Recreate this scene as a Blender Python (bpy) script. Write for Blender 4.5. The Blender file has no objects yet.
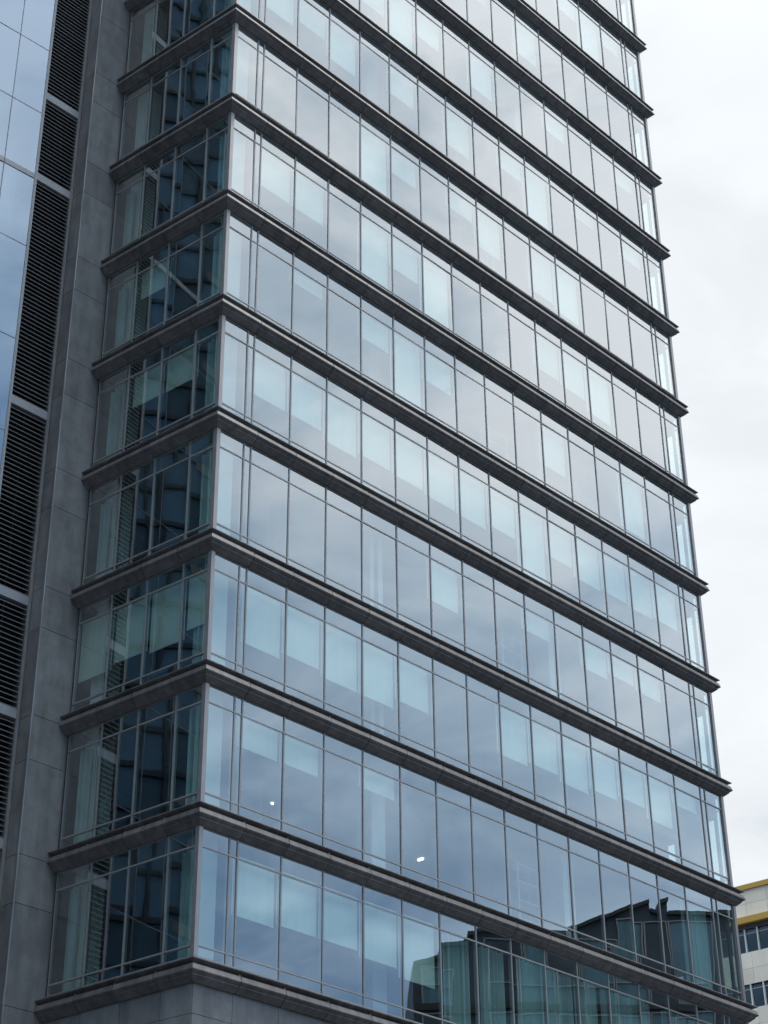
import bpy, math, random
from mathutils import Vector, Matrix
random.seed(11)
scene = bpy.context.scene
col = scene.collection
R = math.radians

# ---------------------------------------------------------------- camera
CAMZ = 1.6
F, PITCH, ROLL = 1867.24, 0.5517, 0.0076
cam_d = bpy.data.cameras.new("camera")
cam = bpy.data.objects.new("camera", cam_d); col.objects.link(cam)
cam.location = (0, 0, CAMZ)
right = Vector((1, 0, 0)); fwd = Vector((0, math.cos(PITCH), math.sin(PITCH))); up = Vector((0, -math.sin(PITCH), math.cos(PITCH)))
r2, u2 = right*math.cos(ROLL) - up*math.sin(ROLL), up*math.cos(ROLL) + right*math.sin(ROLL)
m3 = Matrix((r2, u2, -fwd)).transposed()
cam.matrix_world = Matrix.Translation(cam.location) @ m3.to_4x4()
cam_d.sensor_fit = 'VERTICAL'; cam_d.sensor_height = 24.0
cam_d.lens = F*24.0/1024
cam_d.shift_x = (384-373.1)/1024; cam_d.shift_y = (512.4-512)/1024
cam_d.clip_start = 0.1; cam_d.clip_end = 4000
scene.camera = cam

# ---------------------------------------------------------------- world and sun
SUN_EL, SUN_AZ = R(62), R(20)      # azimuth measured from +X towards +Y
w = bpy.data.worlds.new("World"); scene.world = w; w.use_nodes = True
nt = w.node_tree; N = nt.nodes; L = nt.links
for x in list(N): N.remove(x)
def nd(t, **k):
    n = N.new(t)
    for a, b in k.items(): setattr(n, a, b)
    return n
def mth(op, a, b=None, clamp=False, nodes=N, links=L):
    n = nodes.new('ShaderNodeMath'); n.operation = op; n.use_clamp = clamp
    for i, v in enumerate((a, b)):
        if v is None: continue
        if isinstance(v, (int, float)): n.inputs[i].default_value = v
        else: links.new(v, n.inputs[i])
    return n.outputs[0]
out = nd('ShaderNodeOutputWorld')
sky = nd('ShaderNodeTexSky'); sky.sky_type = 'NISHITA'; sky.sun_disc = False
sky.sun_elevation = SUN_EL; sky.sun_rotation = math.pi/2 - SUN_AZ
bg1 = nd('ShaderNodeBackground'); L.new(sky.outputs[0], bg1.inputs[0]); bg1.inputs[1].default_value = 0.05
tc = nd('ShaderNodeTexCoord')
mp = nd('ShaderNodeMapping'); mp.inputs['Scale'].default_value = (1.0, 1.0, 2.2); mp.inputs['Location'].default_value = (3.1, .4, .7)
L.new(tc.outputs['Generated'], mp.inputs[0])
nz = nd('ShaderNodeTexNoise'); nz.inputs['Scale'].default_value = 6.0; nz.inputs['Detail'].default_value = 7; nz.inputs['Roughness'].default_value = .52
nz.inputs['Distortion'].default_value = .5
L.new(mp.outputs[0], nz.inputs['Vector'])
sp = nd('ShaderNodeSeparateXYZ'); L.new(tc.outputs['Generated'], sp.inputs[0])
# cloud cover: thin, bright veil towards +Y, thicker and bluer towards the street side (+X), brighter overhead
elev = mth('MULTIPLY', sp.outputs['Z'], 1.95)
yy = mth('MULTIPLY', mth('MAXIMUM', sp.outputs['Y'], 0.0), 1.05)
cl = mth('MULTIPLY', mth('SUBTRACT', nz.outputs['Fac'], .5), 1.7)
fac = mth('ADD', mth('ADD', mth('ADD', elev, yy), cl), -.49, clamp=True)
ramp = nd('ShaderNodeValToRGB'); cr = ramp.color_ramp
cr.elements[0].position = 0; cr.elements[0].color = (.215, .36, .575, 1)
cr.elements[1].position = 1; cr.elements[1].color = (1.08, 1.13, 1.165, 1)
e = cr.elements.new(.5); e.color = (.57, .735, .90, 1)
L.new(fac, ramp.inputs[0])
bg2 = nd('ShaderNodeBackground'); L.new(ramp.outputs[0], bg2.inputs[0]); 
# overcast sky: brighter towards the zenith, a thinner even veil low down behind the tower
def smooth(v, a, b, lo, hi):
    r_ = nd('ShaderNodeMapRange'); r_.interpolation_type = 'SMOOTHSTEP'
    for i_, q_ in enumerate((a, b, lo, hi)): r_.inputs[i_+1].default_value = q_
    L.new(v, r_.inputs[0]); return r_.outputs[0]
veil = smooth(sp.outputs['Y'], .2, .7, 1.0, .66); zen = smooth(sp.outputs['Z'], .68, .98, 1.0, 1.9)
mott = smooth(nz.outputs['Fac'], .36, .64, .93, 1.035)
L.new(mth('MULTIPLY', mth('MULTIPLY', veil, zen), mott), bg2.inputs[1])
add = nd('ShaderNodeMixShader'); add.inputs[0].default_value = .93
L.new(bg1.outputs[0], add.inputs[1]); L.new(bg2.outputs[0], add.inputs[2]); L.new(add.outputs[0], out.inputs[0])

sd = bpy.data.lights.new("sun", 'SUN'); sd.energy = .7; sd.angle = R(20); sd.color = (1, .96, .9)
so = bpy.data.objects.new("sun", sd); col.objects.link(so)
sv = Vector((math.cos(SUN_EL)*math.cos(SUN_AZ), math.cos(SUN_EL)*math.sin(SUN_AZ), math.sin(SUN_EL)))
so.rotation_euler = sv.to_track_quat('Z', 'Y').to_euler(); so.location = (30, 0, 120)

scene.view_settings.view_transform = 'Standard'; scene.view_settings.look = 'None'
scene.view_settings.exposure = 0.42; scene.view_settings.gamma = 1.0
scene.render.resolution_x = 768; scene.render.resolution_y = 1024
scene.render.engine = 'CYCLES'
scene.cycles.max_bounces = 8; scene.cycles.transparent_max_bounces = 16; scene.cycles.glossy_bounces = 4; scene.cycles.diffuse_bounces = 4

# ---------------------------------------------------------------- materials
def mat(name, c, rough=.6, metal=0., noise=None, bump=None, spec=.5, streak=None):
    """c base colour; noise=(scale, amount) mottling; bump=(scale, strength); streak=(scale_xy, scale_z, amount)"""
    m = bpy.data.materials.new(name); m.use_nodes = True
    t = m.node_tree; b = t.nodes['Principled BSDF']
    b.inputs['Base Color'].default_value = (*c, 1); b.inputs['Roughness'].default_value = rough
    b.inputs['Metallic'].default_value = metal; b.inputs['Specular IOR Level'].default_value = spec
    geo = t.nodes.new('ShaderNodeNewGeometry')
    last = None
    def mixin(fac_out, amt, base):
        mp_ = t.nodes.new('ShaderNodeMapRange'); mp_.inputs[1].default_value = .25; mp_.inputs[2].default_value = .75
        mp_.inputs[3].default_value = 1-amt; mp_.inputs[4].default_value = 1+amt
        t.links.new(fac_out, mp_.inputs[0])
        mx = t.nodes.new('ShaderNodeVectorMath'); mx.operation = 'SCALE'
        if base is None: mx.inputs[0].default_value = c
        else: t.links.new(base, mx.inputs[0])
        t.links.new(mp_.outputs[0], mx.inputs['Scale']); return mx.outputs[0]
    if noise:
        n = t.nodes.new('ShaderNodeTexNoise'); n.inputs['Scale'].default_value = noise[0]; n.inputs['Detail'].default_value = 6
        n.inputs['Roughness'].default_value = .62
        t.links.new(geo.outputs['Position'], n.inputs['Vector']); last = mixin(n.outputs['Fac'], noise[1], last)
        rr = t.nodes.new('ShaderNodeMapRange'); rr.inputs[3].default_value = max(.05, rough-.12); rr.inputs[4].default_value = min(1, rough+.12)
        t.links.new(n.outputs['Fac'], rr.inputs[0]); t.links.new(rr.outputs[0], b.inputs['Roughness'])
    if streak:
        mpp = t.nodes.new('ShaderNodeMapping'); mpp.inputs['Scale'].default_value = (streak[0], streak[0], streak[1])
        t.links.new(geo.outputs['Position'], mpp.inputs[0])
        n = t.nodes.new('ShaderNodeTexNoise'); n.inputs['Scale'].default_value = 1; n.inputs['Detail'].default_value = 4
        t.links.new(mpp.outputs[0], n.inputs['Vector']); last = mixin(n.outputs['Fac'], streak[2], last)
    # each separate panel of a mesh weathers a little differently
    last = mixin(geo.outputs['Random Per Island'], .08, last)
    if last is not None: t.links.new(last, b.inputs['Base Color'])
    if bump:
        n = t.nodes.new('ShaderNodeTexNoise'); n.inputs['Scale'].default_value = bump[0]; n.inputs['Detail'].default_value = 5
        t.links.new(geo.outputs['Position'], n.inputs['Vector'])
        bb = t.nodes.new('ShaderNodeBump'); bb.inputs['Strength'].default_value = bump[1]; bb.inputs['Distance'].default_value = .02
        t.links.new(n.outputs['Fac'], bb.inputs['Height']); t.links.new(bb.outputs[0], b.inputs['Normal'])
    return m

def glass(name, tint, refl, base, wav=.0018, gscale=.5):
    m = bpy.data.materials.new(name); m.use_nodes = True
    t = m.node_tree; n_ = t.nodes; l_ = t.links
    for x in list(n_): n_.remove(x)
    o = n_.new('ShaderNodeOutputMaterial'); mx = n_.new('ShaderNodeMixShader')
    tr = n_.new('ShaderNodeBsdfTransparent'); tr.inputs[0].default_value = (*tint, 1)
    gl = n_.new('ShaderNodeBsdfGlossy'); gl.inputs['Color'].default_value = (*refl, 1); gl.inputs['Roughness'].default_value = .0
    lw = n_.new('ShaderNodeLayerWeight'); lw.inputs[0].default_value = .5
    p = mth('POWER', lw.outputs['Facing'], 2.5, nodes=n_, links=l_)
    q = mth('ADD', mth('MULTIPLY', p, 1-base, nodes=n_, links=l_), base, nodes=n_, links=l_)
    l_.new(q, mx.inputs[0]); l_.new(tr.outputs[0], mx.inputs[1]); l_.new(gl.outputs[0], mx.inputs[2]); l_.new(mx.outputs[0], o.inputs[0])
    geo = n_.new('ShaderNodeNewGeometry')
    nz_ = n_.new('ShaderNodeTexNoise'); nz_.inputs['Scale'].default_value = gscale; nz_.inputs['Detail'].default_value = 1.5
    l_.new(geo.outputs['Position'], nz_.inputs['Vector'])
    bb = n_.new('ShaderNodeBump'); bb.inputs['Strength'].default_value = 1; bb.inputs['Distance'].default_value = wav
    l_.new(nz_.outputs['Fac'], bb.inputs['Height']); l_.new(bb.outputs[0], gl.inputs['Normal'])
    return m

M = {}
M['glass'] = glass('tower_glass', (.83, .98, .95), (.95, .98, 1.0), .35, wav=.003)
M['wing_glass'] = glass('wing_glass', (.30, .45, .55), (.62, .77, .96), .36, wav=.0015)
M['plain_glass'] = glass('plain_glass', (.25, .42, .38), (.8, .85, .85), .10)
M['frame'] = mat('mullion_metal', (.32, .32, .325), .42, .3, noise=(3, .10))
M['post'] = mat('corner_post_metal', (.36, .34, .34), .40, .5, noise=(3, .08))
M['transom'] = mat('transom_metal', (.42, .40, .39), .42, .4, noise=(3, .1))
M['cornice'] = mat('cornice_metal', (.155, .148, .148), .48, .15, noise=(2.2, .22), streak=(5, .4, .30), bump=(14, .15))
M['soffit'] = mat('groove_metal', (.03, .03, .032), .6, .2)
M['granite'] = mat('grey_granite', (.225, .23, .235), .62, 0, noise=(2.0, .24), streak=(3.2, .5, .22), bump=(30, .12))
M['joint'] = mat('dark_joint', (.025, .025, .028), .8)
M['edge'] = mat('bright_trim', (.42, .43, .45), .35, .6)
M['slat'] = mat('louvre_metal', (.17, .175, .185), .5, .3, noise=(2, .15))
M['louvre_back'] = mat('louvre_void', (.012, .012, .014), .9)
M['bar'] = mat('light_metal_band', (.40, .41, .43), .42, .4, noise=(2, .08))
M['blind'] = mat('pale_blind', (.74, .82, .76), .85, 0, streak=(7, .3, .04))
M['curtain'] = mat('pale_curtain', (.50, .63, .64), .9, 0, noise=(1.5, .12))
M['column'] = mat('pale_column', (.72, .76, .73), .7, 0, noise=(1.5, .06))
M['ceiling'] = mat('white_ceiling', (.24, .25, .25), .9)
M['slab'] = mat('concrete_slab', (.10, .10, .10), .85)
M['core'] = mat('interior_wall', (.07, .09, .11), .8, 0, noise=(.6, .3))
M['rack'] = mat('white_rack', (.55, .58, .58), .5)
M['beige'] = mat('beige_cladding', (.86, .80, .67), .7, 0, noise=(.5, .07), streak=(1.5, .2, .06))
M['yellow'] = mat('yellow_band', (.56, .34, .06), .55, 0, noise=(1, .08))
M['white_frame'] = mat('white_frame', (.75, .75, .74), .5)
M['dark_stone'] = mat('dark_cladding', (.05, .072, .095), .6, .1, noise=(.8, .3), streak=(1, .2, .2))
M['dark_trim'] = mat('dark_trim', (.035, .038, .042), .5, .2)
M['asphalt'] = mat('asphalt', (.05, .05, .052), .85, 0, noise=(.8, .2), bump=(60, .3))
M['paving'] = mat('paving', (.15, .15, .145), .8, 0, noise=(1.5, .15), bump=(20, .2))
M['kerb'] = mat('kerb_stone', (.32, .31, .3), .8)
M['paint'] = mat('road_paint', (.75, .75, .72), .6, 0, noise=(6, .15))
M['earth'] = mat('ground_surface', (.07, .07, .068), .9, 0, noise=(.05, .3))
def emis(name, c, s):
    m = bpy.data.materials.new(name); m.use_nodes = True; b = m.node_tree.nodes['Principled BSDF']
    b.inputs['Emission Color'].default_value = (*c, 1); b.inputs['Emission Strength'].default_value = s; return m
M['teal_panel'] = mat('teal_panel', (.10, .22, .27), .5, 0, noise=(.7, .3), streak=(3, .1, .25))
M['teal_dark'] = mat('dark_teal_panel', (.06, .12, .15), .5)
M['blue_panel'] = mat('blue_panel', (.12, .23, .31), .5, 0, noise=(.5, .2))
M['lamp'] = emis('lamp_light', (1, .97, .92), 3.5)

# ---------------------------------------------------------------- helpers
class MB:
    def __init__(s): s.v = []; s.f = []; s.m = []; s.mats = []
    def mi(s, m):
        if m not in s.mats: s.mats.append(m)
        return s.mats.index(m)
    def face(s, pts, m):
        i = len(s.v); s.v += [Vector(p) for p in pts]; s.f.append(list(range(i, i+len(pts)))); s.m.append(s.mi(m))
    def hexa(s, p, m):          # p: 8 points, bottom ring 0-3, top ring 4-7
        i = len(s.v); s.v += [Vector(q) for q in p]
        k = s.mi(m)
        for f in ((0,3,2,1), (4,5,6,7), (0,1,5,4), (1,2,6,5), (2,3,7,6), (3,0,4,7)):
            s.f.append([i+j for j in f]); s.m.append(k)
    def build(s, name, parent=None):
        loc = ROOTLOC.get(parent.name, Vector()) if parent else Vector()
        me = bpy.data.meshes.new(name); me.from_pydata([v-loc for v in s.v], [], s.f)
        for k, m in enumerate(s.mats): me.materials.append(m)
        me.polygons.foreach_set('material_index', s.m); me.update()
        o = bpy.data.objects.new(name, me); col.objects.link(o)
        if parent: o.parent = parent; ROOTLOC[o.name] = loc
        return o
ROOTLOC = {}
def thing(name, label, cat, loc, group=None):
    o = bpy.data.objects.new(name, None); col.objects.link(o); o.location = loc; o.empty_display_size = .5
    o['label'] = label; o['category'] = cat
    if group: o['group'] = group
    ROOTLOC[o.name] = Vector(loc); return o

class Face:
    """vertical facade frame: origin, direction along, outward normal; P(s, o, z)"""
    def __init__(s, o, d, n): s.o = Vector((o[0], o[1], 0)); s.d = Vector((d[0], d[1], 0)).normalized(); s.n = Vector((n[0], n[1], 0)).normalized()
    def P(s, a, o, z): return s.o + s.d*a + s.n*o + Vector((0, 0, z))
    def box(s, mb, a0, a1, o0, o1, z0, z1, m):
        P = s.P
        mb.hexa([P(a0,o0,z0), P(a1,o0,z0), P(a1,o1,z0), P(a0,o1,z0), P(a0,o0,z1), P(a1,o0,z1), P(a1,o1,z1), P(a0,o1,z1)], m)

A = 0.806832; B = 2.47025
Z0 = 14.241 + CAMZ; H = 3.95215
C0 = Vector((-4.3337, 43.1999))
U = Vector((math.cos(A), math.sin(A))); NF = Vector((math.sin(A), -math.cos(A)))
BL = Vector((math.cos(B), math.sin(B))); NL = Vector((-math.sin(B), math.cos(B)))
LF = 23.56; C1 = C0 + U*LF
FRONT = Face(C0, U, NF); LEFT = Face(C0, BL, NL); RIGHT = Face(C1, -NF, U)
KTOP = 14                      # glazed storeys
EDGE_F = [0, 1.01, 1.28] + [1.28+1.5*i for i in range(1, 15)] + [22.55, 23.56]
EDGE_L = [0, 1.03, 2.41, 3.78, 5.15]
EDGE_R = [0, 1.01] + [1.01+1.5*i for i in range(1, 8)]
ZADJ = [.03, -.01, -.045, -.055, -.03, -.025, .02, .04, .01]   # measured storey heights vary a little
def zk(k): return Z0 + k*H + (ZADJ[k] if 0 <= k < len(ZADJ) else 0)
def cross2(a, b): return a.x*b.y - a.y*b.x

# pixel projection is only used to rank which windows show largest
def project(p):
    v = Vector(p) - cam.location; d = v.dot(fwd); return 373.1 + F*v.dot(right)/d, 512.4 - F*v.dot(up)/d

# ---------------------------------------------------------------- ground, street
def flat(name, x0, x1, y0, y1, z, m, kind='structure'):
    mb = MB(); mb.face([(x0,y0,z), (x1,y0,z), (x1,y1,z), (x0,y1,z)], m); o = mb.build(name); o['kind'] = kind; return o
flat('ground', -1500, 1500, -1500, 1500, 0, M['earth'])
# street runs along the front facade direction; build it as strips in that frame
ST = Face(C0, U, NF)
def strip(name, o0, o1, z, m, a0=-140, a1=220, thick=None):
    mb = MB()
    if thick: ST.box(mb, a0, a1, o0, o1, z-thick, z, m)
    else: mb.face([ST.P(a0,o0,z), ST.P(a1,o0,z), ST.P(a1,o1,z), ST.P(a0,o1,z)], m)
    o = mb.build(name); o['kind'] = 'structure'; return o
strip('pavement', .32, 5.0, .13, M['paving'], thick=.12)
strip('kerb', 5.0, 5.18, .14, M['kerb'], thick=.14)
strip('road', 5.18, 17.0, .004, M['asphalt'])
strip('kerb', 17.0, 17.18, .14, M['kerb'], thick=.14)
strip('pavement', 17.18, 22.5, .13, M['paving'], thick=.12)
mb = MB()
for i in range(-30, 50):
    mb.face([ST.P(i*4,11.0,.008), ST.P(i*4+2,11.0,.008), ST.P(i*4+2,11.14,.008), ST.P(i*4,11.14,.008)], M['paint'])
o = mb.build('road_markings'); o['kind'] = 'structure'

# ---------------------------------------------------------------- the tower
tower = thing('office_tower', 'tall glass office tower with dark cornice bands at every storey and grey stone base', 'office tower', (C0.x, C0.y, 0))

# which blinds are down and how far, row by row from the lowest glazed storey (wide bays 1..14)
BL_T = {
 0: [.55,.55,.52,.55,.62,0,0,0,0,0,0,0,0,0],
 1: [.33,.30,0,.25,0,0,0,0,0,0,0,0,0,0],
 2: [.62,.62,.64,.66,.58,0,0,.6,.6,.62,.5,.45,.6,.2],
 3: [0,0,0,0,0,.50,0,0,0,0,.38,0,.30,0],
 4: [.62,.60,.62,.62,.60,.62,.62,.60,1,.55,.60,.62,.55,.6],
 5: [0,0,.0,.35,1,.45,.0,0,0,.65,.0,0,0,0],
 6: [.6,.62,0,1,.45,1,0,0,0,.55,.65,0,0,0],
 7: [0,0,0,1,.4,0,.0,.6,0,0,0,0,0,0],
 8: [.62,.42,.62,0,.45,0,.65,0,0,1,0,0,0,.3],
 9: [.6,.4,.6,.6,1,.5,0,.6,0,0,.3,0,0,0],
 10:[.6,0,.6,.6,.6,0,.5,0,0,.6,0,0,0,0],
 11:[.4,0,.6,0,.6,0,.5,.6,0,.6,0,.3,0,0],
 12:[.4,0,.6,0,.6,0,.5,.6,0,.6,0,.3,0,0],
 13:[.4,0,.6,0,.6,0,.5,.6,0,.6,0,.3,0,0]}
CURT = {(0,j) for j in range(6,15)} | {(1,14)}
BL_L = {0:[0,0,0,0], 1:[0,0,0,0], 2:[.66,.68,.7,.72], 3:[0,0,0,0], 4:[.0,.45,.4,0], 5:[0,0,.4,0], 6:[0,0,0,0], 7:[0,0,.0,0], 8:[0,.3,0,0], 9:[0,0,0,0]}

def pane_mesh(mb, fc, a0, a1, z0, z1, mg, tilt):
    # one sheet per pane, set a hair out of true like real glazing
    t1, t2 = random.gauss(0, tilt), random.gauss(0, tilt)
    w_, h_ = (a1-a0), (z1-z0)
    def of(x, y): return (-.005) + t1*x*w_/2 + t2*y*h_/2
    mb.face([fc.P(a0,of(-1,-1),z0), fc.P(a1,of(1,-1),z0), fc.P(a1,of(1,1),z1), fc.P(a0,of(-1,1),z1)], mg)

def pleats(mb, fc, a0, a1, o, z0, z1, m, amp=.07, per=.2):
    n = max(4, int((a1-a0)/per*6)); pts = []
    ph = random.random()*6
    for i in range(n+1):
        a = a0+(a1-a0)*i/n; x = a/per*2*math.pi + ph
        pts.append((a, o + amp*math.sin(x+.6*math.sin(x*.37)) + .3*amp*math.sin(x*2.3)))
    for (a, p), (b, q) in zip(pts, pts[1:]):
        mb.face([fc.P(a,p,z0), fc.P(b,q,z0), fc.P(b,q,z1), fc.P(a,p,z1)], m)

def make_window(fc, a0, a1, k, blind, curtain, frame, pane, bl, cu, first, last):
    zb, zt = zk(k), zk(k+1)-.635
    m = M['frame']; hw = .023
    if not first: fc.box(frame, a0-hw, a0+hw, -.10, .018, zb+.002, zt, m)
    la = a0+(hw if not first else .11); ra = a1-(hw if not last else .11)
    if first: fc.box(frame, a0+.086, la+.0, -.09, .01, zb+.002, zt, m)
    if last: fc.box(frame, ra, a1-.086, -.09, .01, zb+.002, zt, m)
    # two transoms and the thin head and sill rails
    for z in (zb+.30, zb+2.80):
        fc.box(frame, la, ra, -.08, .014, z-.019, z+.019, M['transom'])
    fc.box(frame, la, ra, -.08, .012, zb+.002, zb+.035, m); fc.box(frame, la, ra, -.08, .012, zt-.035, zt-.002, m)
    for z0, z1 in ((zb+.03, zb+.29), (zb+.31, zb+2.79), (zb+2.81, zt-.03)):
        pane_mesh(pane, fc, la-.01, ra+.01, z0, z1, M['glass'], .0022)
    if blind > 0:
        zz = zb+2.86-2.5*blind*(1+random.uniform(-.10, .10)) if blind < 1 else zb+.1
        fc.box(bl, a0+.05, a1-.03, -.213, -.205, zz, zb+2.88, M['blind'])
        fc.box(bl, a0+.05, a1-.03, -.222, -.198, zz-.03, zz-.001, M['blind'])
        fc.box(bl, a0+.05, a1-.03, -.25, -.17, zb+2.881, zb+2.95, M['blind'])
    if curtain:
        wdt = a1-a0
        lo, hi = curtain
        pleats(cu, fc, a0+wdt*lo, a0+wdt*hi, -.28, zb+.03, zb+2.86, M['curtain'])

# list every window, rank by how large it shows
wins = []
for k in range(KTOP):
    for i in range(len(EDGE_F)-1): wins.append(('F', FRONT, i, k, EDGE_F))
    for i in range(len(EDGE_L)-1): wins.append(('L', LEFT, i, k, EDGE_L))
    for i in range(len(EDGE_R)-1): wins.append(('R', RIGHT, i, k, EDGE_R))
def area(wd):
    t, fc, i, k, E_ = wd
    if t == 'R': return 0
    q = [project(fc.P(E_[a], 0, z)) for a, z in ((i, zk(k)), (i+1, zk(k)), (i+1, zk(k)+3.37), (i, zk(k)+3.37))]
    cxx = sum(p[0] for p in q)/4; cyy = sum(p[1] for p in q)/4
    ar = abs(sum(q[j][0]*q[(j+1)%4][1]-q[(j+1)%4][0]*q[j][1] for j in range(4))/2)
    if t == 'F' and not (0 < cyy < 1024): ar *= .3
    if max(p[1] for p in q) < 0 or min(p[1] for p in q) > 1024: return 0
    return ar
rank = sorted(range(len(wins)), key=lambda j: -area(wins[j])); big = set(rank[:100])
rest = [MB(), MB(), MB(), MB()]
for j, (t, fc, i, k, E_) in enumerate(wins):
    bv, cv = 0, None
    if t == 'F':
        if 2 <= i <= 15: bv = BL_T.get(k, [0]*14)[i-2]
        if 2 <= i <= 15 and bv == 0 and (k > 1 or i < 6) and random.random() < .16: bv = random.choice((.18, .28, .8))
        if (k, i-1) in CURT: cv = random.choice(((.0, 1), (.05, .8), (0, .6), (.3, 1), (0, 1)))
    elif t == 'L':
        bv = BL_L.get(k, [0]*4)[i]
        if i == 0: cv = (.35, .75)
        if i == 3 and k in (0, 1, 3, 4, 5, 6): cv = (.5, .75)
    mbs = [MB(), MB(), MB(), MB()] if j in big else rest
    make_window(fc, E_[i], E_[i+1], k, bv, cv, *mbs, i == 0, i == len(E_)-2)
    if j in big:
        fr = mbs[0].build('window', tower)
        mbs[1].build('pane', fr)
        if mbs[2].f: mbs[2].build('roller_blind', fr)
        if mbs[3].f: mbs[3].build('curtain', fr)
fr = rest[0].build('window', tower); fr['kind'] = 'stuff'
for mb, nm in zip(rest[1:], ('pane', 'roller_blind', 'curtain')):
    if mb.f: x = mb.build(nm, fr); x['kind'] = 'stuff'

# corner posts, one full-height metal angle per corner
def corner_post(c, n1, n2, d1, d2, k):
    # L-shaped: a short leg along each face
    mb = MB(); zb, zt = zk(k)+.002, zk(k+1)-.635
    o = .05; w_ = .085
    f1 = Face(c, d1, n1); f2 = Face(c, d2, n2)
    # intersection of the two outer offset lines
    def corner(off):
        a = c + n1*off; b_ = c + n2*off
        t = cross2(b_-a, d2)/cross2(d1, d2); return a + d1*t
    po, pi = corner(o), corner(-.10)
    for (dd, nn) in ((d1, n1), (d2, n2)):
        p1o = c + dd*w_ + nn*o; p1i = c + dd*w_ - nn*.10
        ring = [po, p1o, p1i, pi]
        mb.hexa([(p.x, p.y, zb) for p in ring] + [(p.x, p.y, zt) for p in ring], M['post'])
    return mb.build('corner_post', tower)
for k in range(KTOP):
    corner_post(C0, NF, NL, U, BL, k)
    corner_post(C1, NF, U, -U, -NF, k)

# cornices: profile (outward offset, height below the glass line), one swept band per storey
PROF = [(-.12, .0), (.03, .0), (.035, -.02), (.285, -.11), (.30, -.125), (.297, -.15), (.145, -.215), (.145, -.235), (.262, -.265), (.305, -.40), (.298, -.425), (.215, -.485), (.215, -.512), (.19, -.53), (.07, -.635), (-.12, -.64)]
path = [C0+BL*5.42, C0, C1, C1-NF*11.6]
dirs = [(-BL), U, -NF]; norms = [NL, NF, U]
def offs(i, o):
    """point i of the path pushed out by o with a mitre"""
    if i == 0: return path[0] + norms[0]*o
    if i == 3: return path[3] + norms[2]*o
    a = path[i] + norms[i-1]*o; b_ = path[i] + norms[i]*o
    t = cross2(b_-a, dirs[i])/cross2(dirs[i-1], dirs[i]); return a + dirs[i-1]*t
def seg(mb, i, t0, t1, prof, z, m, cap=True):
    """sweep prof along leg i between fractions t0 and t1 (0/1 = mitred ends)"""
    n = len(prof); base = len(mb.v); L_ = (path[i+1]-path[i]).length
    for t in (t0, t1):
        for (o, dz) in prof:
            if t == 0: p = offs(i, o)
            elif t == 1: p = offs(i+1, o)
            else: p = path[i] + dirs[i]*(t*L_) + norms[i]*o
            mb.v.append(Vector((p.x, p.y, z+dz)))
    km = mb.mi(m)
    for j in range(n):
        j2 = (j+1) % n; mb.f.append([base+j, base+j2, base+n+j2, base+n+j]); mb.m.append(km)
    mb.f.append([base+j for j in range(n)][::-1]); mb.m.append(km)
    mb.f.append([base+n+j for j in range(n)]); mb.m.append(km)
inner = [(o-.03 if o > 0.1 else o-.01, dz + (-.012 if dz > -.3 else .012)) for o, dz in PROF]
JF = [1.28+1.5*i for i in range(0, 15)]
def cornice(k):
    mb = MB(); z = zk(k)
    legs = [[5.42-x for x in (3.78, 2.41, 1.03)], JF, [1.01+1.5*i for i in range(0, 7)]]
    for i in range(3):
        L_ = (path[i+1]-path[i]).length; g = .009
        cuts = [0] + legs[i] + [L_]
        for c0_, c1_ in zip(cuts, cuts[1:]):
            t0 = 0 if c0_ == 0 else (c0_+g)/L_; t1 = 1 if c1_ == L_ else (c1_-g)/L_
            seg(mb, i, t0, t1, PROF, z + random.uniform(-.002, .002), M['cornice'])
        for c_ in legs[i]:
            seg(mb, i, (c_-g)/L_+1e-5, (c_+g)/L_-1e-5, inner, z, M['soffit'])
            # small clip over the joint
            fc = Face(path[i], dirs[i], norms[i])
            fc.box(mb, c_-.03, c_+.03, .15, .225, z-.26, z-.2, M['cornice'])
    return mb.build('cornice', tower)
for k in range(KTOP+1): cornice(k)

# interior: floor slabs with ceilings, core walls, columns
def poly_slab(mb, pts, z0, z1, m, mtop=None):
    i = len(mb.v); n = len(pts)
    mb.v += [Vector((p.x, p.y, z0)) for p in pts] + [Vector((p.x, p.y, z1)) for p in pts]
    mb.f.append([i+j for j in range(n)][::-1]); mb.m.append(mb.mi(m))
    mb.f.append([i+n+j for j in range(n)]); mb.m.append(mb.mi(mtop or m))
    for j in range(n):
        j2 = (j+1) % n; mb.f.append([i+j, i+j2, i+n+j2, i+n+j]); mb.m.append(mb.mi(m))
def inset(o, depth):
    c0 = offs(1, -o); c1 = offs(2, -o)
    e = path[0] - BL*.27 - norms[0]*o
    return [c0, c1, c1 - NF*depth, C0 + BL*5.1 - NF*(depth-3.2)+U*1.0, e]
slab = inset(.13, 11.4)
for k in range(KTOP+1):
    mb = MB(); poly_slab(mb, slab, zk(k)-.56, zk(k)-.06, M['ceiling'], M['slab']); mb.build('floor_slab', tower)
# core (lift and stair walls) seven metres behind the front
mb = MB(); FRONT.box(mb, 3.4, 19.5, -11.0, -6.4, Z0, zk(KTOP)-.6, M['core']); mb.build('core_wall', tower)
mb = MB(); FRONT.box(mb, -2.0, LF-.3, -11.6, -11.35, 0, zk(KTOP)+.4, M['core']); mb.build('back_wall', tower)
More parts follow.
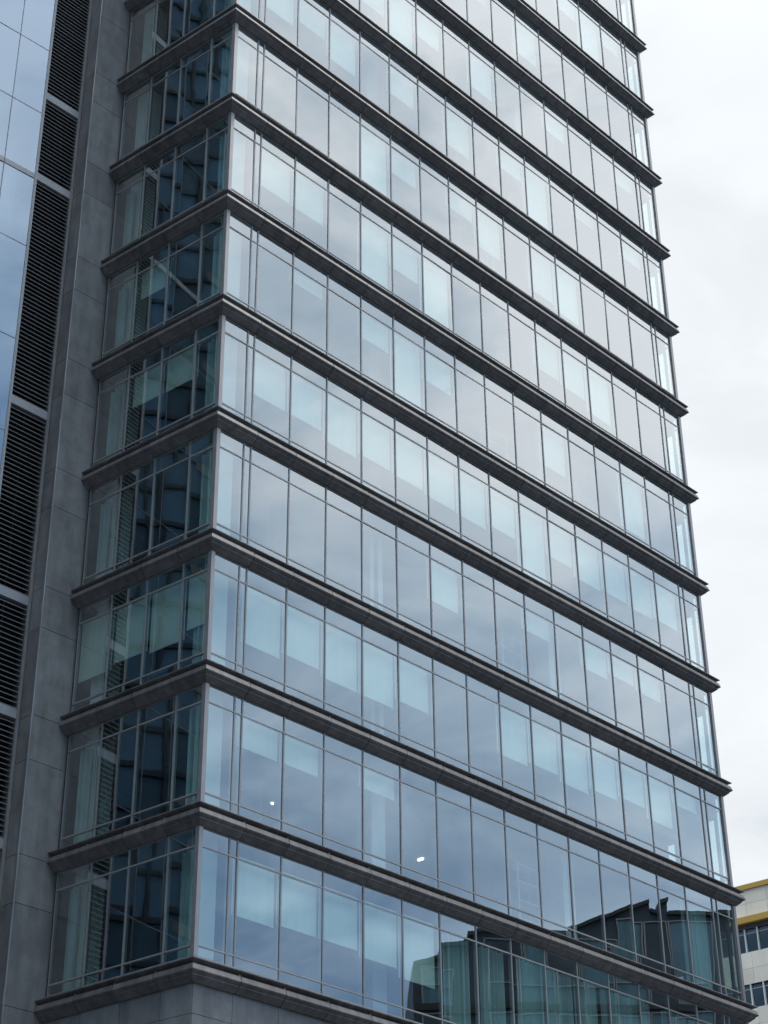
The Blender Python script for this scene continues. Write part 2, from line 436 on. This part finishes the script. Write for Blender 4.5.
# partition walls on some storeys
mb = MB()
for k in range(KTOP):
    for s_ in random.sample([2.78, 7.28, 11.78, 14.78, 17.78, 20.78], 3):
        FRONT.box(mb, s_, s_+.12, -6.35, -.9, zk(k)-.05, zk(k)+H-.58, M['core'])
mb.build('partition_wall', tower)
for (fa, s0, o0) in ((FRONT, .42, -.95), (FRONT, 7.1, -1.5), (FRONT, 15.6, -1.5), (LEFT, 4.25, -.95)):
    mb = MB()
    for k in range(KTOP): fa.box(mb, s0, s0+.55, o0, o0+.55, zk(k)-.055, zk(k)+H-.565, M['column'])
    mb.build('column', tower)

# partitions added just inside the right-hand face to block the bright see-through sky
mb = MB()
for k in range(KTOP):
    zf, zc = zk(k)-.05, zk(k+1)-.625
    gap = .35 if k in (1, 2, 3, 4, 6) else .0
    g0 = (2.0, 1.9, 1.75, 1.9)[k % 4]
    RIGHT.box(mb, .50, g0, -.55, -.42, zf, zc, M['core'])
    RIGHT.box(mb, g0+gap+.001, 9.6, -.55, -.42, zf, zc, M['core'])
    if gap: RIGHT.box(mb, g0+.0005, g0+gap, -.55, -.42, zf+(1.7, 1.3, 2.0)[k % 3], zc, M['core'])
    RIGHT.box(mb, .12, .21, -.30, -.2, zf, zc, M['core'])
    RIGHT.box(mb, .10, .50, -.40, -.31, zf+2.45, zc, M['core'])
mb.build('sky_block_wall', tower)

# roof slab and parapet
mb = MB(); poly_slab(mb, slab, zk(KTOP)-.05, zk(KTOP)+.9, M['cornice']); mb.build('roof', tower)

# stone base: tiles on a dark backing
mb = MB(); poly_slab(mb, inset(.10, 11.4), 0, Z0-.57, M['joint']); mb.build('base_core', tower)
mb = MB()
g = .012; rows = [Z0-.58]
z = Z0-.58-.74
while z > .2: rows.append(z); z -= 1.32
rows.append(0.14)
for fc, E_ in ((FRONT, [0, 1.28]+[1.28+1.5*i for i in range(1, 15)]+[LF]), (LEFT, [0, 1.03, 2.41, 3.78, 5.15]), (RIGHT, EDGE_R)):
    for a0, a1 in zip(E_, E_[1:]):
        for z1, z0 in zip(rows, rows[1:]):
            x0 = a0+g*.5 + (.0 if a0 > 0 else .02); x1 = a1-g*.5
            fc.box(mb, x0, x1, -.05, random.uniform(-.002, .003), z0+g*.5, z1-g*.5, M['granite'])
mb.build('stone_base', tower)

# stone pier beside the left face
E0 = C0 + BL*5.15
PW = 1.21
PIER = Face(E0, -U, NF)         # a runs to the left along the pier front
RET = Face(E0-U*PW, -NF, -U)    # return face, going back
TOPZ = zk(KTOP)+1.2
mb = MB()
PIER.box(mb, .0, PW-.03, -.75, -.03, 0, TOPZ, M['joint'])
zs = [0.0]
for k in range(-4, KTOP+1):
    for f_ in (.57, .90):
        zz = Z0 + (k+f_)*H
        if .5 < zz < TOPZ-.2: zs.append(zz)
zs.append(TOPZ)
for z0, z1 in zip(zs, zs[1:]):
    PIER.box(mb, .005, PW-.005, -.03, random.uniform(-.001, .003), z0+.008, z1-.008, M['granite'])
    RET.box(mb, .006, .545, -.03, random.uniform(-.001, .002), z0+.008, z1-.008, M['granite'])
mb.build('stone_pier', tower)
mb = MB()
PIER.box(mb, PW-.004, PW+.028, -.03, .022, 0, TOPZ, M['edge'])
PIER.box(mb, -.03, -.0, -.20, .012, Z0, TOPZ, M['frame'])
mb.build('metal_trim', tower)

# ceiling lights seen through the windows of the second glazed storey
def ceil_hit(px, py, zc):
    v = (right*(px-373.1) + up*(512.4-py) + fwd*F); t = (zc-CAMZ)/v.z; return cam.location + v*t
for (px, py, k, ln) in ((270, 803, 1, .045), (418, 860, 1, .2)):
    p = ceil_hit(px, py, zk(k+1)-.60)
    mb = MB(); fc = Face((p.x, p.y), -BL, -NL)
    fc.box(mb, -ln/2, ln/2, -.035, .035, zk(k+1)-.62, zk(k+1)-.565, M['lamp']); mb.build('ceiling_light', tower)

# ---------------------------------------------------------------- white racks standing behind the glass
mb = MB(); RK = Face((0, 0), U, NF)
rack_z = [.02, .6, 1.2, 1.8, 2.4]
rack_parts = []
def rack(k, s_, label):
    p = FRONT.P(s_, -1.1, zk(k)-.055)
    t = thing('storage_rack', label, 'rack', p, 'white racks behind the glass')
    fc = Face((p.x, p.y), U, NF); z = p.z
    for a, o in ((0, 0), (.95, 0), (0, -.35), (.95, -.35)):
        m_ = MB(); fc.box(m_, a, a+.06, o-.06, o, z, z+2.5, M['rack']); m_.build('upright', t)
    for h in (.15, .72, 1.3, 1.9, 2.44):
        m_ = MB(); fc.box(m_, .062, .948, -.40, -.005, z+h, z+h+.04, M['rack']); m_.build('shelf', t)
rack(1, 13.6, 'white open rack in the second glazed storey, just above the mirrored dark roofline')
rack(3, 13.4, 'white open rack behind the glass of the fourth glazed storey')
rack(5, 13.2, 'white open rack behind the glass of the sixth glazed storey')
rack(7, 13.0, 'white open rack behind the glass of the eighth glazed storey, highest of the racks')

# ---------------------------------------------------------------- wing with louvres and curtain wall, left of the pier
P2 = E0 - U*PW - NF*.553
wing = thing('wing_building', 'pale blue glass wing with dark louvre strips left of the stone pier', 'building', (P2.x, P2.y, 0))
WG = Face(P2, -U, NF)           # a runs to the left
WL = 16.0; LW0, LW1 = .13, 1.44; WTOP = zk(KTOP)+1.2
mb = MB(); WG.box(mb, .0, WL, -9, -1.1, 0, WTOP, M['core']); mb.build('wall', wing)
mb = MB(); WG.box(mb, .0, LW1+.02, -1.095, -.32, 0, WTOP, M['louvre_back']); mb.build('louvre_shaft', wing)
mb = MB()
WG.box(mb, -.02, .04, -.3, .0, 0, WTOP, M['granite']); WG.box(mb, .042, LW0, -.3, .03, 0, WTOP, M['frame'])
WG.box(mb, LW1, LW1+.09, -.3, .03, 0, WTOP, M['bar'])
mb.build('louvre_frame', wing)
bars = [-2.4, -1.5, .0, 1.0, 1.94, 2.82, 4.41, 6.59, 7.47, 9.06, 11.2, 12.1, 13.6]
bz = [Z0 + b_*H for b_ in bars]
for i, zc in enumerate(bz):
    mb = MB(); WG.box(mb, LW0+.002, LW1-.002, -.2, .02, zc-.17, zc+.11, M['bar']); mb.build('louvre_band', wing)
lz = [0.2] + bz + [WTOP]
for z0, z1 in zip(lz, lz[1:]):
    mb = MB(); a, b_ = z0+.115, z1-.175; n = int((b_-a)/.155); st = (b_-a)/n
    for q in range(n):
        zc = a + q*st
        P = WG.P
        # inclined blade with a rolled front lip
        mb.hexa([P(LW0+.005,-.16,zc+.10), P(LW1-.005,-.16,zc+.10), P(LW1-.005,-.005,zc+.012), P(LW0+.005,-.005,zc+.012),
                 P(LW0+.005,-.16,zc+.115), P(LW1-.005,-.16,zc+.115), P(LW1-.005,-.005,zc+.045), P(LW0+.005,-.005,zc+.045)], M['slat'])
    for a_ in (LW0+.002, (LW0+LW1)/2, LW1-.03):
        WG.box(mb, a_, a_+.028, -.22, -.165, a, b_, M['slat'])
    mb.build('louvre_panel', wing)
GD = -U; dl = R(-3.4)
GD = Vector((GD.x*math.cos(dl)-GD.y*math.sin(dl), GD.x*math.sin(dl)+GD.y*math.cos(dl)))
GN = Vector((NF.x*math.cos(dl)-NF.y*math.sin(dl), NF.x*math.sin(dl)+NF.y*math.cos(dl)))
g0 = WG.P(LW1, .05, 0) - Vector((GD.x, GD.y, 0))*LW1
WGG = Face((g0.x, g0.y), GD, GN)
gl = [LW1+.09] + [2.66+1.32*i for i in range(0, 10)] + [WL]
gz = [.3, 2.0]; v = -3.0
lines = [-3.0, -2.3, -1.4, -.65, .1, .85, 1.6, 2.5, 3.3, 4.1, 4.94, 5.84, 6.58, 7.24, 7.95, 8.65, 9.35, 10.2, 11.0, 11.7, 12.4, 13.2, 14.1]
gzs = [.3] + [Z0+l*H for l in lines]
cnt = 0
blindp = MB()
wrows = list(zip(gzs, gzs[1:]))
for ci, (a0, a1) in enumerate(zip(gl, gl[1:])):
    for ri, (z0, z1) in enumerate(wrows):
        near = ci < 3 and z1 > zk(2)
        m_ = MB(); pn = MB()
        WGG.box(m_, a0-.0, a0+.022, -.12, .004, z0, z1, M['frame'])
        thick = .19 if abs(z1-(Z0+6.58*H)) < .01 else .02
        WGG.box(m_, a0+.037, a1-.002, -.12, .004 if thick < .05 else .02, z1-thick, z1, M['bar'] if thick > .05 else M['frame'])
        pane_mesh(pn, WGG, a0+.03, a1+.005, z0+.0, z1-thick+.005, M['wing_glass'], .002)
        if near:
            f_ = m_.build('window', wing); pn.build('pane', f_)
            if (ci, ri) in ((0, lines.index(6.58)), (1, lines.index(7.95))):
                c_ = MB(); pleats(c_, WGG, a0+.5, a0+1.0, -.25, z0+.1, z1-.1, M['curtain']); c_.build('curtain', f_)
            cnt += 1
        else:
            blindp.v; 
            if 'wrest' not in globals(): wrest = [MB(), MB()]
            for src, dst in ((m_, wrest[0]), (pn, wrest[1])):
                b0 = len(dst.v); dst.v += src.v
                for fcs, mi in zip(src.f, src.m): dst.f.append([b0+q for q in fcs]); dst.m.append(dst.mi(src.mats[mi]))
f_ = wrest[0].build('window', wing); f_['kind'] = 'stuff'; x = wrest[1].build('pane', f_); x['kind'] = 'stuff'
mb = MB()
for k in range(-3, KTOP+1): WG.box(mb, LW1+.1, WL-.05, -1.09, -.14, zk(k)-.45, zk(k)-.1, M['slab'])
mb.build('floor_slab', wing)
mb = MB(); WG.box(mb, WL, WL+.3, -9, .02, 0, WTOP, M['granite']); WG.box(mb, -.02, WL+.3, -9.2, .03, WTOP+.002, WTOP+.8, M['cornice']); mb.build('parapet', wing)

# ---------------------------------------------------------------- beige building behind, right
def rayxy(px, D):
    v = (right*(px-373.1) + up*(512.4-900) + fwd*F); h = math.hypot(v.x, v.y); return Vector((v.x/h*D, v.y/h*D))
Q0 = rayxy(742, 110) + BL*14
bei = thing('beige_building', 'beige clad building with two yellow bands and dark window strips behind the tower', 'building', (Q0.x, Q0.y, 0))
BG = Face(Q0, -BL, NL); BW = 34.0; BT = 39.7+CAMZ
mb = MB()
def wband(z0, z1, o=0.0):      # clad band of tiles 1.4 m wide with open joints
    BG.box(mb, 0, BW, -6, -.03+o, z0, z1, M['joint'])
    nrow = max(1, round((z1-z0)/1.05)); hh = (z1-z0)/nrow
    a = 0
    while a < BW-.1:
        for r_ in range(nrow):
            BG.box(mb, a+.008, min(a+1.4, BW)-.008, -.03+o, o, z0+r_*hh+.008, z0+(r_+1)*hh-.008, M['beige'])
        a += 1.4
ztop = BT-.3
wband(37.68+CAMZ, ztop)
wz = []
zt_ = 37.02+CAMZ; i = 0
while zt_ > 4:
    wz.append((zt_-1.45, zt_)); zt_ -= 3.3
for i, (z0, z1) in enumerate(wz):
    nz1 = wz[i+1][1] if i+1 < len(wz) else .4
    wband(nz1+.001, z0-.001)
wband(37.02+CAMZ+.12, 37.10+CAMZ+.12) if False else None
wl = mb.build('wall', bei)
mb = MB(); BG.box(mb, -.05, BW+.05, -6.1, .12, ztop+.001, BT+.0, M['yellow']); mb.build('roof_band', bei)
mb = MB(); BG.box(mb, -.05, BW+.05, -6.0, .30, 37.30+CAMZ, 37.679+CAMZ, M['yellow']); BG.box(mb, 0, BW, -6, -.02, 37.022+CAMZ, 37.298+CAMZ, M['slab']); mb.build('yellow_band', bei)
mb = MB(); BG.box(mb, 0, BW, -22, -6.11, 0, BT-.5, M['beige']); mb.build('rear_block', bei)
for i, (z0, z1) in enumerate(wz):
    vis = i < 3
    if not vis: continue
    a = .1
    while a < BW-1:
        inview = 12.5 < a < 19
        a += .83 if inview else .83
    k_ = 0; a = 12.0
    while a < 20.4:
        m_ = MB(); BG.box(m_, a, a+.07, -.3, .0, z0, z1, M['white_frame']); BG.box(m_, a+.052, a+.828, -.3, -.05, z0, z0+.06, M['white_frame']); BG.box(m_, a+.052, a+.828, -.3, -.12, z1-.26, z1-.235, M['white_frame'])
        f_ = m_.build('window', bei); p_ = MB(); p_.face([BG.P(a+.03,-.15,z0+.03), BG.P(a+.85,-.15,z0+.03), BG.P(a+.85,-.15,z1), BG.P(a+.03,-.15,z1)], M['plain_glass']); p_.build('pane', f_)
        a += .83
m_ = MB(); p_ = MB(); back = MB()
for i, (z0, z1) in enumerate(wz):
    a = .1
    back_o = -2.2
    while a < BW-.5:
        if not (i < 3 and 11.9 < a < 20.4):
            BG.box(m_, a, a+.07, -.3, .0, z0, z1, M['white_frame'])
            p_.face([BG.P(a+.05,-.15,z0), BG.P(a+.83,-.15,z0), BG.P(a+.83,-.15,z1), BG.P(a+.05,-.15,z1)], M['plain_glass'])
        a += .83
f_ = m_.build('window', bei); f_['kind'] = 'stuff'; x = p_.build('pane', f_); x['kind'] = 'stuff'

# ---------------------------------------------------------------- dark building across the street: seen only mirrored in the lower windows
ob = thing('dark_building', 'dark stepped roof building mirrored in the lowest right windows of the tower', 'building', (46, 52, 0))
OB = Face((45, 51.6), (0, 1), (-1, 0))
steps = [(0, 1.3, 30.0, 30.4), (1.3, 2.7, 31.1, 31.3), (2.7, 8.0, 31.7, 31.7), (8.0, 12.1, 31.8, 33.5), (12.1, 12.6, 33.0, 32.9), (12.6, 13.4, 33.3, 33.5), (13.4, 42, 32.8, 32.8)]
def wedge(mb, a0, a1, o0, o1, zl0, zl1, zh0, zh1, m):
    P = OB.P
    mb.hexa([P(a0,o0,zl0), P(a1,o0,zl1), P(a1,o1,zl1), P(a0,o1,zl0), P(a0,o0,zh0), P(a1,o0,zh1), P(a1,o1,zh1), P(a0,o1,zh0)], m)
mb = MB()
for a0, a1, za, zb_ in steps: wedge(mb, a0+.001, a1-.001, -9, 0, 0, 0, za+CAMZ, zb_+CAMZ, M['dark_stone'])
mb.build('wall', ob)
mb = MB()
for a0, a1, za, zb_ in steps: wedge(mb, a0+.002, a1-.002, -9.1, .25, za+CAMZ+.001, zb_+CAMZ+.001, za+CAMZ+.2, zb_+CAMZ+.2, M['dark_trim'])
mb.build('roof_edge', ob)
mb = MB()
for r_ in range(5): OB.box(mb, .02, 41.9, .002, .16, 27.75+CAMZ-r_*3.9, 28.1+CAMZ-r_*3.9, M['dark_trim'])
mb.build('ledge', ob)
for r_ in range(4):
    for c_ in range(16):
        a = .4+c_*1.62; z = 28.11+CAMZ-r_*3.9; ht = 3.4 if r_ else (1.9 if a < 2.7 else 3.3 if a < 9 else 4.4)
        if c_ in (1, 9): continue
        m_ = MB(); OB.box(m_, a, a+.07, .002, .10, z, z+ht, M['frame']); OB.box(m_, a+1.5, a+1.57, .002, .10, z, z+ht, M['frame'])
        OB.box(m_, a+.071, a+1.499, .002, .10, z+.9, z+.96, M['frame'])
        OB.box(m_, a+.071, a+1.499, .002, .10, z+ht-.07, z+ht-.01, M['frame'])
        f_ = m_.build('window', ob)
        p_ = MB(); OB.box(p_, a+.072, a+1.498, .003, .03, z+.001, z+ht-.08, random.choice((M['core'], M['blue_panel'], M['teal_panel'], M['dark_stone'], M['teal_panel']))); p_.build('pane', f_)

# ---------------------------------------------------------------- unseen dark block added behind the camera to darken reflections in the left face
db = thing('unseen_dark_block', 'unseen dark tall block added to darken the mirror image in the narrow left face', 'building', (-6, -34, 0))
DB = Face((-58, -34), (1, 0), (0, 1))
mb = MB(); DB.box(mb, 0, 62, -14, 0, 0, 165, M['dark_stone']); mb.build('wall', db)
mb = MB()
for k in range(2, 46): DB.box(mb, -.3, 62.3, .002, .45, k*3.6, k*3.6+.4, M['dark_trim'])
mb.build('ledge', db)
mb = MB()
for i_ in range(26): DB.box(mb, i_*2.4, i_*2.4+.28, .452, .7, 0, 165, M['dark_trim'])
mb.build('fin', db)
mb = MB()
for k in range(2, 45):
    for i_ in range(26):
        DB.box(mb, i_*2.4+.3, i_*2.4+2.35, .003, .2, k*3.6+.42, k*3.6+3.58, M['blue_panel'] if random.random() < .7 else M['teal_dark'])
o = mb.build('window', db); o['kind'] = 'stuff'
